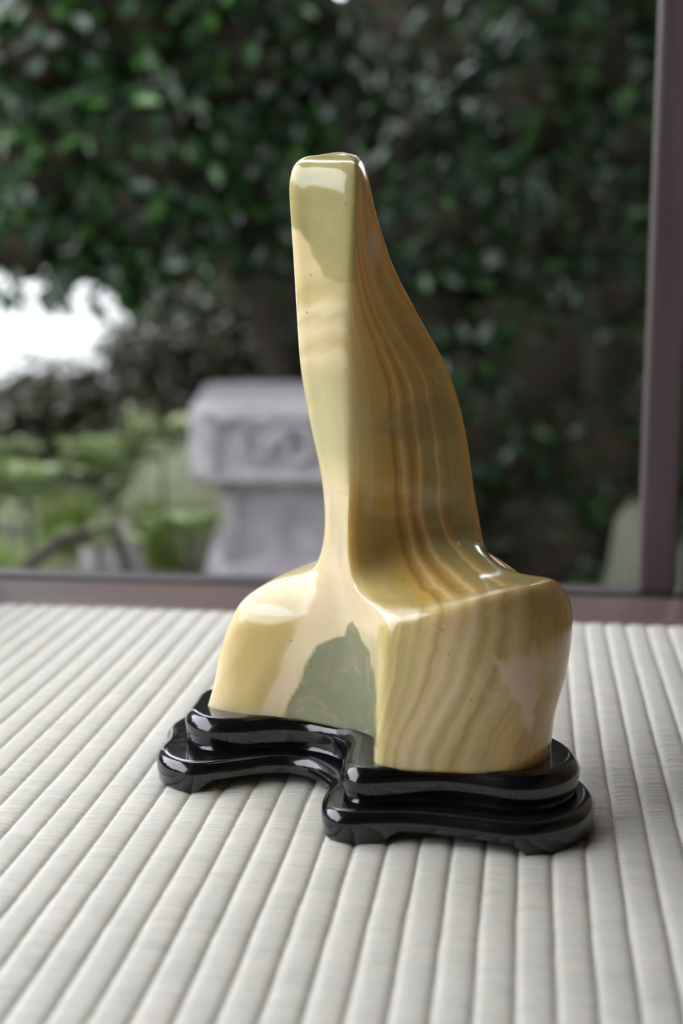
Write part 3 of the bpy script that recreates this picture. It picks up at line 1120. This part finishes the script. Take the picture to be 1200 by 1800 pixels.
def blob_core(name, blobs, k, mat, parent, seed):
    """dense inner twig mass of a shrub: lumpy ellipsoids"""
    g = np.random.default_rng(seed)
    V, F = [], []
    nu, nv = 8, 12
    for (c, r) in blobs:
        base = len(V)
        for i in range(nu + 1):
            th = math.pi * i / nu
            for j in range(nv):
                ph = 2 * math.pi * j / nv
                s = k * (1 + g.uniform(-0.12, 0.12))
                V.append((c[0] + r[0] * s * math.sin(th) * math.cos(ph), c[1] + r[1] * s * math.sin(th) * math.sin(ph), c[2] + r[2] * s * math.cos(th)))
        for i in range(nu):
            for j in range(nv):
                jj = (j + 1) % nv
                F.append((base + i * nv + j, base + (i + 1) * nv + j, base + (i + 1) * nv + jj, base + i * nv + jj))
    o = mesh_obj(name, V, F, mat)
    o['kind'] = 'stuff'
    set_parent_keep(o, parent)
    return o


def shrub(name, label, cat, base, blobs, n, size, mat, seed, core=0.62, singles=60, group=None, tint=(0.5, 0.25), up=0.7, stems=None, rmin=0.55):
    g = np.random.default_rng(seed)
    root = empty(name, base)
    tag(root, label, cat, group)
    C = np.array([b[0] for b in blobs])
    R = np.array([b[1] for b in blobs])
    w = (R[:, 0] * R[:, 2]) ** 1.0
    w /= w.sum()
    k = g.choice(len(blobs), n, p=w)
    d = norm(g.normal(0, 1, (n, 3)))
    rr = rmin + (1.08 - rmin) * g.random(n) ** 0.6
    P = C[k] + R[k] * d * rr[:, None]
    out = norm(d / R[k])
    dx, dy, nz = leaf_frames(P, out, g, up)
    sz = size * g.uniform(0.65, 1.25, n)
    ti = np.clip(g.normal(tint[0], tint[1], n), 0, 1)
    # the leaves that show largest: nearest to the lens and inside the view
    rel = P - np.array([0, 0, CAM_H])
    za = rel[:, 1] * CP - rel[:, 2] * SP
    ix = 600 + FPX * rel[:, 0] / za
    iy = 900 - FPX * (rel[:, 1] * SP + rel[:, 2] * CP) / za
    score = sz / za * ((ix > 0) & (ix < 1200) & (iy > 0) & (iy < 1020)) * (0.2 + rr)
    order = np.argsort(-score)
    pick = order[:singles]
    rest = order[singles:]
    lm = single_leaves(mat)
    for i in pick:
        o = bpy.data.objects.new('leaf', lm[int(min(5, ti[i] * 6))])
        M = Matrix(((dx[i][0], dy[i][0], nz[i][0], 0), (dx[i][1], dy[i][1], nz[i][1], 0), (dx[i][2], dy[i][2], nz[i][2], 0), (0, 0, 0, 1)))
        o.matrix_local = Matrix.Translation(Vector(P[i]) - Vector(base)) @ M @ Matrix.Scale(float(sz[i]), 4)
        link(o, root)
    o = bpy.data.objects.new('foliage', leaves_mesh('foliage', P[rest] - np.array(base), dx[rest], dy[rest], nz[rest], sz[rest], ti[rest], mat))
    o['kind'] = 'stuff'
    link(o, root)
    if core:
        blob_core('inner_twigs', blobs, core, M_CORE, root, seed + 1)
    for s in (stems or []):
        tube('trunk' if len(s) > 2 else 'stem', s[0], s[1], M_BARK, root)
    return root


def B(px, py, Y, rpx, ry=None, rz=1.0):
    c = atY(px, py, Y)
    r = rpx * Y / FPX
    return (c, np.array([r, ry if ry else r * 0.9, r * rz]))


# broad-leaved tree behind the lantern, lit from the open side on the left
blobs = [B(60, 90, 2.9, 150), B(230, 60, 3.0, 150), B(400, 120, 3.1, 150), B(90, 300, 2.9, 140), B(270, 270, 2.9, 150), B(420, 310, 3.1, 130),
         B(40, 450, 2.8, 85), B(130, 465, 2.85, 65), B(215, 480, 2.9, 60), B(300, 430, 3.0, 110), B(440, 420, 3.2, 80), B(560, 90, 3.3, 150), B(150, 430, 2.9, 90), B(520, 230, 3.4, 110),
         B(-160, 80, 2.9, 160), B(-150, 330, 2.9, 150), B(100, -180, 3.0, 190), B(400, -150, 3.1, 190)]
tb = (-0.15, 3.18, GZ)
shrub('camellia_tree', 'broad-leaved evergreen tree with glossy leaves arching over the stone lantern', 'tree', tb, blobs, 4200, 0.050, M_LEAF_A, 21,
      core=0.5, singles=240, tint=(0.5, 0.27),
      stems=[([(-0.15, 3.18, GZ), (-0.12, 3.19, -0.1), (-0.2, 3.18, 0.25), (-0.35, 3.1, 0.6)], (0.04, 0.035, 0.03, 0.02)),
             ([(-0.16, 3.19, 0.1), (0.0, 3.22, 0.4), (0.02, 3.25, 0.75)], (0.025, 0.02, 0.014))])

# darker tree to the right, with an unseen crown added overhead to shade the garden
blobs = [B(930, 190, 3.2, 150), B(770, 400, 3.1, 110), B(880, 560, 3.1, 85), B(1050, 110, 3.2, 120), B(980, 380, 3.3, 130), B(1090, 520, 3.2, 90),
         B(840, 120, 3.7, 140), B(745, 250, 3.75, 110), B(1200, 300, 3.3, 160), B(960, -120, 3.2, 180), B(1180, 20, 3.3, 160), B(820, 640, 3.1, 50)]
shade_crown = [((0.05 + 0.95 * i, 2.65 + 1.0 * j, 1.75 + 0.3 * ((i + j) % 2) + (0.75 if j > 1 else 0.0)), np.array([0.72, 0.7, 0.40])) for i in range(5) for j in range(4)]
tb = (0.75, 3.9, GZ)
t2 = shrub('evergreen_tree', 'dark shaded evergreen tree with small leaves behind the slim post', 'tree', tb, blobs, 3200, 0.042, M_LEAF_B, 31,
           core=0.5, singles=200, tint=(0.45, 0.25),
           stems=[([(0.75, 3.9, GZ), (0.72, 3.92, 0.2), (0.8, 3.85, 0.8), (0.9, 3.6, 1.7)], (0.07, 0.06, 0.05, 0.04))])
cr = np.random.default_rng(5)
cc = np.array([c for c, r in shade_crown])
cR = np.array([r for c, r in shade_crown])
kk = cr.integers(0, len(shade_crown), 5200)
dd = norm(cr.normal(0, 1, (5200, 3)))
PP = cc[kk] + cR[kk] * dd * (0.6 + 0.45 * cr.random((5200, 1)))
fx, fyv, fz = leaf_frames(PP, dd, cr)
o = bpy.data.objects.new('shade_crown', leaves_mesh('shade_crown', PP - np.array(tb), fx, fyv, fz, 0.09 * cr.uniform(.7, 1.2, 5200), cr.random(5200), M_LEAF_B))
o['kind'] = 'stuff'
link(o, t2)
blob_core('inner_twigs', shade_crown, 0.75, M_CORE, t2, 77)

# clipped hedge that closes the garden
HY = 4.7
blobs = [B(x, y, HY, 200, 0.35) for (x, y) in ((760, 120), (1000, 120), (560, 180), (330, 150), (100, 120), (1240, 120), (760, 380), (1000, 400), (560, 380), (350, 350),
                                               (120, 290), (1240, 400), (700, 640), (960, 660), (1200, 660), (560, 700), (820, 860), (1060, 880), (1300, 880), (600, 900),
                                               (440, 560), (-100, 150), (-120, 300), (1450, 200), (1450, 500), (1450, 800), (760, -150), (1100, -150), (400, -150), (100, -150))]
shrub('clipped_hedge', 'tall dark hedge closing the far side of the garden', 'hedge', (0.5, HY, GZ), blobs, 3000, 0.06, M_LEAF_B, 41, core=0.92, singles=0, rmin=0.85, tint=(.45, .25))
blobs = [(np.array((2.45 + 0.1 * (k % 2), 2.0 + 0.75 * (k // 2), 0.1 + 0.62 * (k % 2))), np.array([0.5, 0.6, 0.60])) for k in range(8)]  # unseen hedge, added to keep sky light off the garden's right side
shrub('added_shade_hedge', 'tall dark hedge added unseen beyond the thick post to block light from the side', 'hedge', (2.45, 3.2, GZ), blobs, 1200, 0.07, M_LEAF_B, 43, core=0.92, singles=0, rmin=0.85, tint=(.45, .25))

# unseen hedge added on the open left side to block low sky light
blobs = [(np.array(room(-3.9 - 0.25 * (k % 2), -3.2 + 1.0 * k, 0.35 + 0.12 * ((k * 7) % 3))), np.array([0.6, 0.75, 0.95])) for k in range(8)]
shrub('added_side_hedge', 'long rounded hedge added along the open left side to block low sky light', 'hedge', room(-3.9, 0.3, GZ), blobs, 3500, 0.07, M_LEAF_B, 45, core=0.92, singles=0, rmin=0.85, tint=(.4, .25))

# brownish shrub behind the ferns
blobs = [B(290, 560, 3.6, 80), B(285, 640, 3.5, 70), B(90, 720, 3.4, 95), B(250, 660, 3.4, 90), B(390, 590, 3.5, 95), B(330, 700, 3.4, 80), B(40, 705, 3.35, 75), B(150, 690, 3.45, 70), B(215, 610, 3.6, 45), B(20, 800, 3.3, 90), B(480, 640, 3.5, 100), B(160, 800, 3.4, 90), B(470, 500, 3.6, 60), B(-80, 740, 3.4, 100)]
shrub('azalea_bush', 'low brownish green bush between the ferns and the white wall', 'bush', (-0.45, 3.4, GZ), blobs, 4600, 0.032, M_LEAF_C, 51, core=0.55, singles=120, tint=(.4, .25))


# low shrub added to hide the ground and keep this corner dark
blobs = [B(750, 760, 3.5, 150), B(870, 800, 3.4, 150), B(1020, 830, 3.4, 150), B(780, 960, 3.2, 140), B(940, 980, 3.1, 140), B(1100, 960, 3.3, 150), B(1180, 780, 3.5, 150), B(640, 920, 3.5, 120)]
shrub('added_dark_shrub', 'low dark green shrub added to keep the corner dark between the lantern and the slim post', 'bush', (0.5, 3.3, GZ), blobs, 3200, 0.036, M_LEAF_B, 57, core=0.8, singles=60, tint=(.45, .25))


# ------------------------------------------------------------------ ferns and grass
def frond_mesh(name, length, mat, seed, npin=13):
    g = np.random.default_rng(seed)
    P, dx, dy, nz, sz, ti = [], [], [], [], [], []
    prev = None
    for i in range(npin):
        t = (i + 1) / (npin + 1)
        c = np.array([0, length * t * (1 - 0.15 * t), length * (0.55 * t - 0.65 * t * t)])
        for s in (-1, 1):
            d = norm(np.array([s * 1.0, 0.35, -0.12 + g.uniform(-.1, .1)]))
            n = norm(np.array([0.12 * s, -0.3 * (0.5 - t), 1.0]))
            n = norm(n - d * (n @ d))
            P.append(c)
            dy.append(d)
            nz.append(n)
            dx.append(np.cross(d, n) * 0.5)
            sz.append(length * 0.30 * math.sin(math.pi * (0.12 + 0.86 * t)) + 0.004)
            ti.append(g.uniform(.35, 1.0))
    P.append(np.array([0, length * 0.80, length * -0.09]))
    dy.append(norm(np.array([0, 1, -.7])))
    nz.append(norm(np.array([0, .7, 1])))
    dx.append(np.array([1., 0, 0]))
    sz.append(length * .14)
    ti.append(.6)
    return leaves_mesh(name, np.array(P), np.array(dx), np.array(dy), np.array(nz), np.array(sz), np.array(ti), mat)


def fern(px, py, Y, n, length, label, seed, name='fern'):
    g = np.random.default_rng(seed)
    c = atY(px, py, Y)
    root = empty(name, (c[0], c[1], GZ + 0.02))
    tag(root, label, 'fern', 'ferns beside the lantern')
    tube('crown_stem', [(c[0], c[1], GZ), (c[0], c[1], c[2])], (0.006, 0.004), M_BARK, root)
    ms = [frond_mesh('frond', length * f, M_FERN, seed + k) for k, f in enumerate((0.8, 1.0, 1.15))]
    for i in range(n):
        o = bpy.data.objects.new('frond', ms[i % 3])
        o.location = (0, 0, c[2] - GZ - 0.02)
        o.rotation_euler = (g.uniform(0.15, 0.75), 0, 2 * math.pi * i / n + g.uniform(-.2, .2))
        link(o, root)


fern(200, 830, 2.75, 16, 0.15, 'bright green fern with long fronds right beside the stone lantern', 61)
fern(50, 880, 2.55, 14, 0.135, 'low green fern in front of the brownish bush', 62)
fern(330, 940, 2.40, 12, 0.10, 'small fern at the foot of the stone lantern', 63)


def grass(px, py, Y, n, h, label, seed):
    g = np.random.default_rng(seed)
    c = atY(px, py, Y)
    root = empty('grass_clump', (c[0], c[1], GZ))
    tag(root, label, 'grass')
    V, F, T = [], [], []
    H = c[2] - GZ + h
    for i in range(n):
        a = g.uniform(0, 2 * math.pi)
        r0 = g.uniform(0, 0.07)
        lean = g.uniform(0.1, 0.75) * h
        d = np.array([math.cos(a), math.sin(a)])
        s = np.array([-d[1], d[0]]) * 0.006
        hh = H * g.uniform(0.6, 1.0)
        b = len(V)
        for k in range(5):
            t = k / 4
            q = d * (r0 + lean * t * t)
            w = 1 - 0.9 * t
            z = hh * (t - 0.18 * t * t)
            V += [(q[0] - s[0] * w, q[1] - s[1] * w, z), (q[0] + s[0] * w, q[1] + s[1] * w, z)]
        F += [(b + 2 * k, b + 2 * k + 1, b + 2 * k + 3, b + 2 * k + 2) for k in range(4)]
        T += [g.random()] * 10
    o = mesh_obj('blades', V, F, M_GRASS, root, kind='stuff')
    at = o.data.attributes.new('tint', 'FLOAT', 'POINT')
    at.data.foreach_set('value', np.array(T, dtype=np.float32))


fern(285, 790, 3.13, 12, 0.13, 'pale green fern rising behind the corner of the stone lantern', 64)
fern(-15, 820, 2.95, 12, 0.14, 'fern growing against the brownish bush beside the corner post', 65)
fern(172, 965, 2.29, 10, 0.085, 'small low fern under the bowed branch', 66)
grass(118, 890, 3.08, 190, 0.10, 'yellow green clump of grassy blades between the two larger ferns', 71)
grass(2, 960, 2.33, 170, 0.08, 'pale green clump of blades near the corner post', 72)
grass(265, 885, 2.93, 110, 0.08, 'dull green clump of blades between the bright fern and the lantern', 73)


# ------------------------------------------------------------------ rocks and root
M_MOSSROCK = mat_plain('mossy_dark_rock', (0.055, 0.062, 0.040), (0.13, 0.135, 0.10), 9, 0.95, 0.6, 0.02)


def rock(name, c, r, label, seed, cat='rock', mat=None):
    g = np.random.default_rng(seed)
    ph = g.uniform(0, 6, 9)
    nu, nv = 14, 22
    V, F = [], []
    for i in range(nu + 1):
        th = math.pi * i / nu
        for j in range(nv):
            p = 2 * math.pi * j / nv
            d = np.array([math.sin(th) * math.cos(p), math.sin(th) * math.sin(p), math.cos(th)])
            s = 1 + 0.12 * math.sin(3 * d[0] + ph[0] + 2 * d[2]) + 0.10 * math.sin(5 * d[1] + ph[1]) + 0.06 * math.sin(7 * d[2] + 4 * d[0] + ph[2])
            V.append(d * s * np.array(r))
    for i in range(nu):
        for j in range(nv):
            jj = (j + 1) % nv
            F.append((i * nv + j, (i + 1) * nv + j, (i + 1) * nv + jj, i * nv + jj))
    o = mesh_obj(name, V, F, mat or M_ROCK)
    o.location = tuple(c)
    return tag(o, label, cat)


c = atY(200, 915, 2.46)
rock('garden_rock', (c[0], c[1], -0.38), (0.062, 0.062, c[2] + 0.38), 'pale upright rock in front of the bright green fern', 81)
c = atY(420, 990, 2.55)
rock('garden_rock', (c[0] + 0.06, c[1] - 0.16, -0.40), (0.05, 0.05, 0.10), 'small rounded rock in front of the stone lantern', 82)
c = atY(1125, 980, 2.3)
rock('garden_boulder', (c[0] + 0.03, c[1], -0.40), (0.09, 0.10, 0.26), 'rounded mossy boulder half hidden by the slim post', 83, mat=M_MOSSROCK)

rt = [atY(20, 1030, 2.16), atY(60, 985, 2.16), atY(105, 952, 2.16), atY(150, 938, 2.17), atY(200, 925, 2.18)]
root_o = tube('tree_root', [np.array([rt[0][0] - 0.05, rt[0][1], GZ - 0.02])] + rt + [np.array([rt[-1][0] + 0.08, rt[-1][1] + 0.02, GZ - 0.02])], (0.02, 0.014, 0.012, 0.012, 0.011, 0.009, 0.008), M_BARK, None)
tag(root_o, 'thin dark bowed branch arching over the ground near the corner post', 'branch')
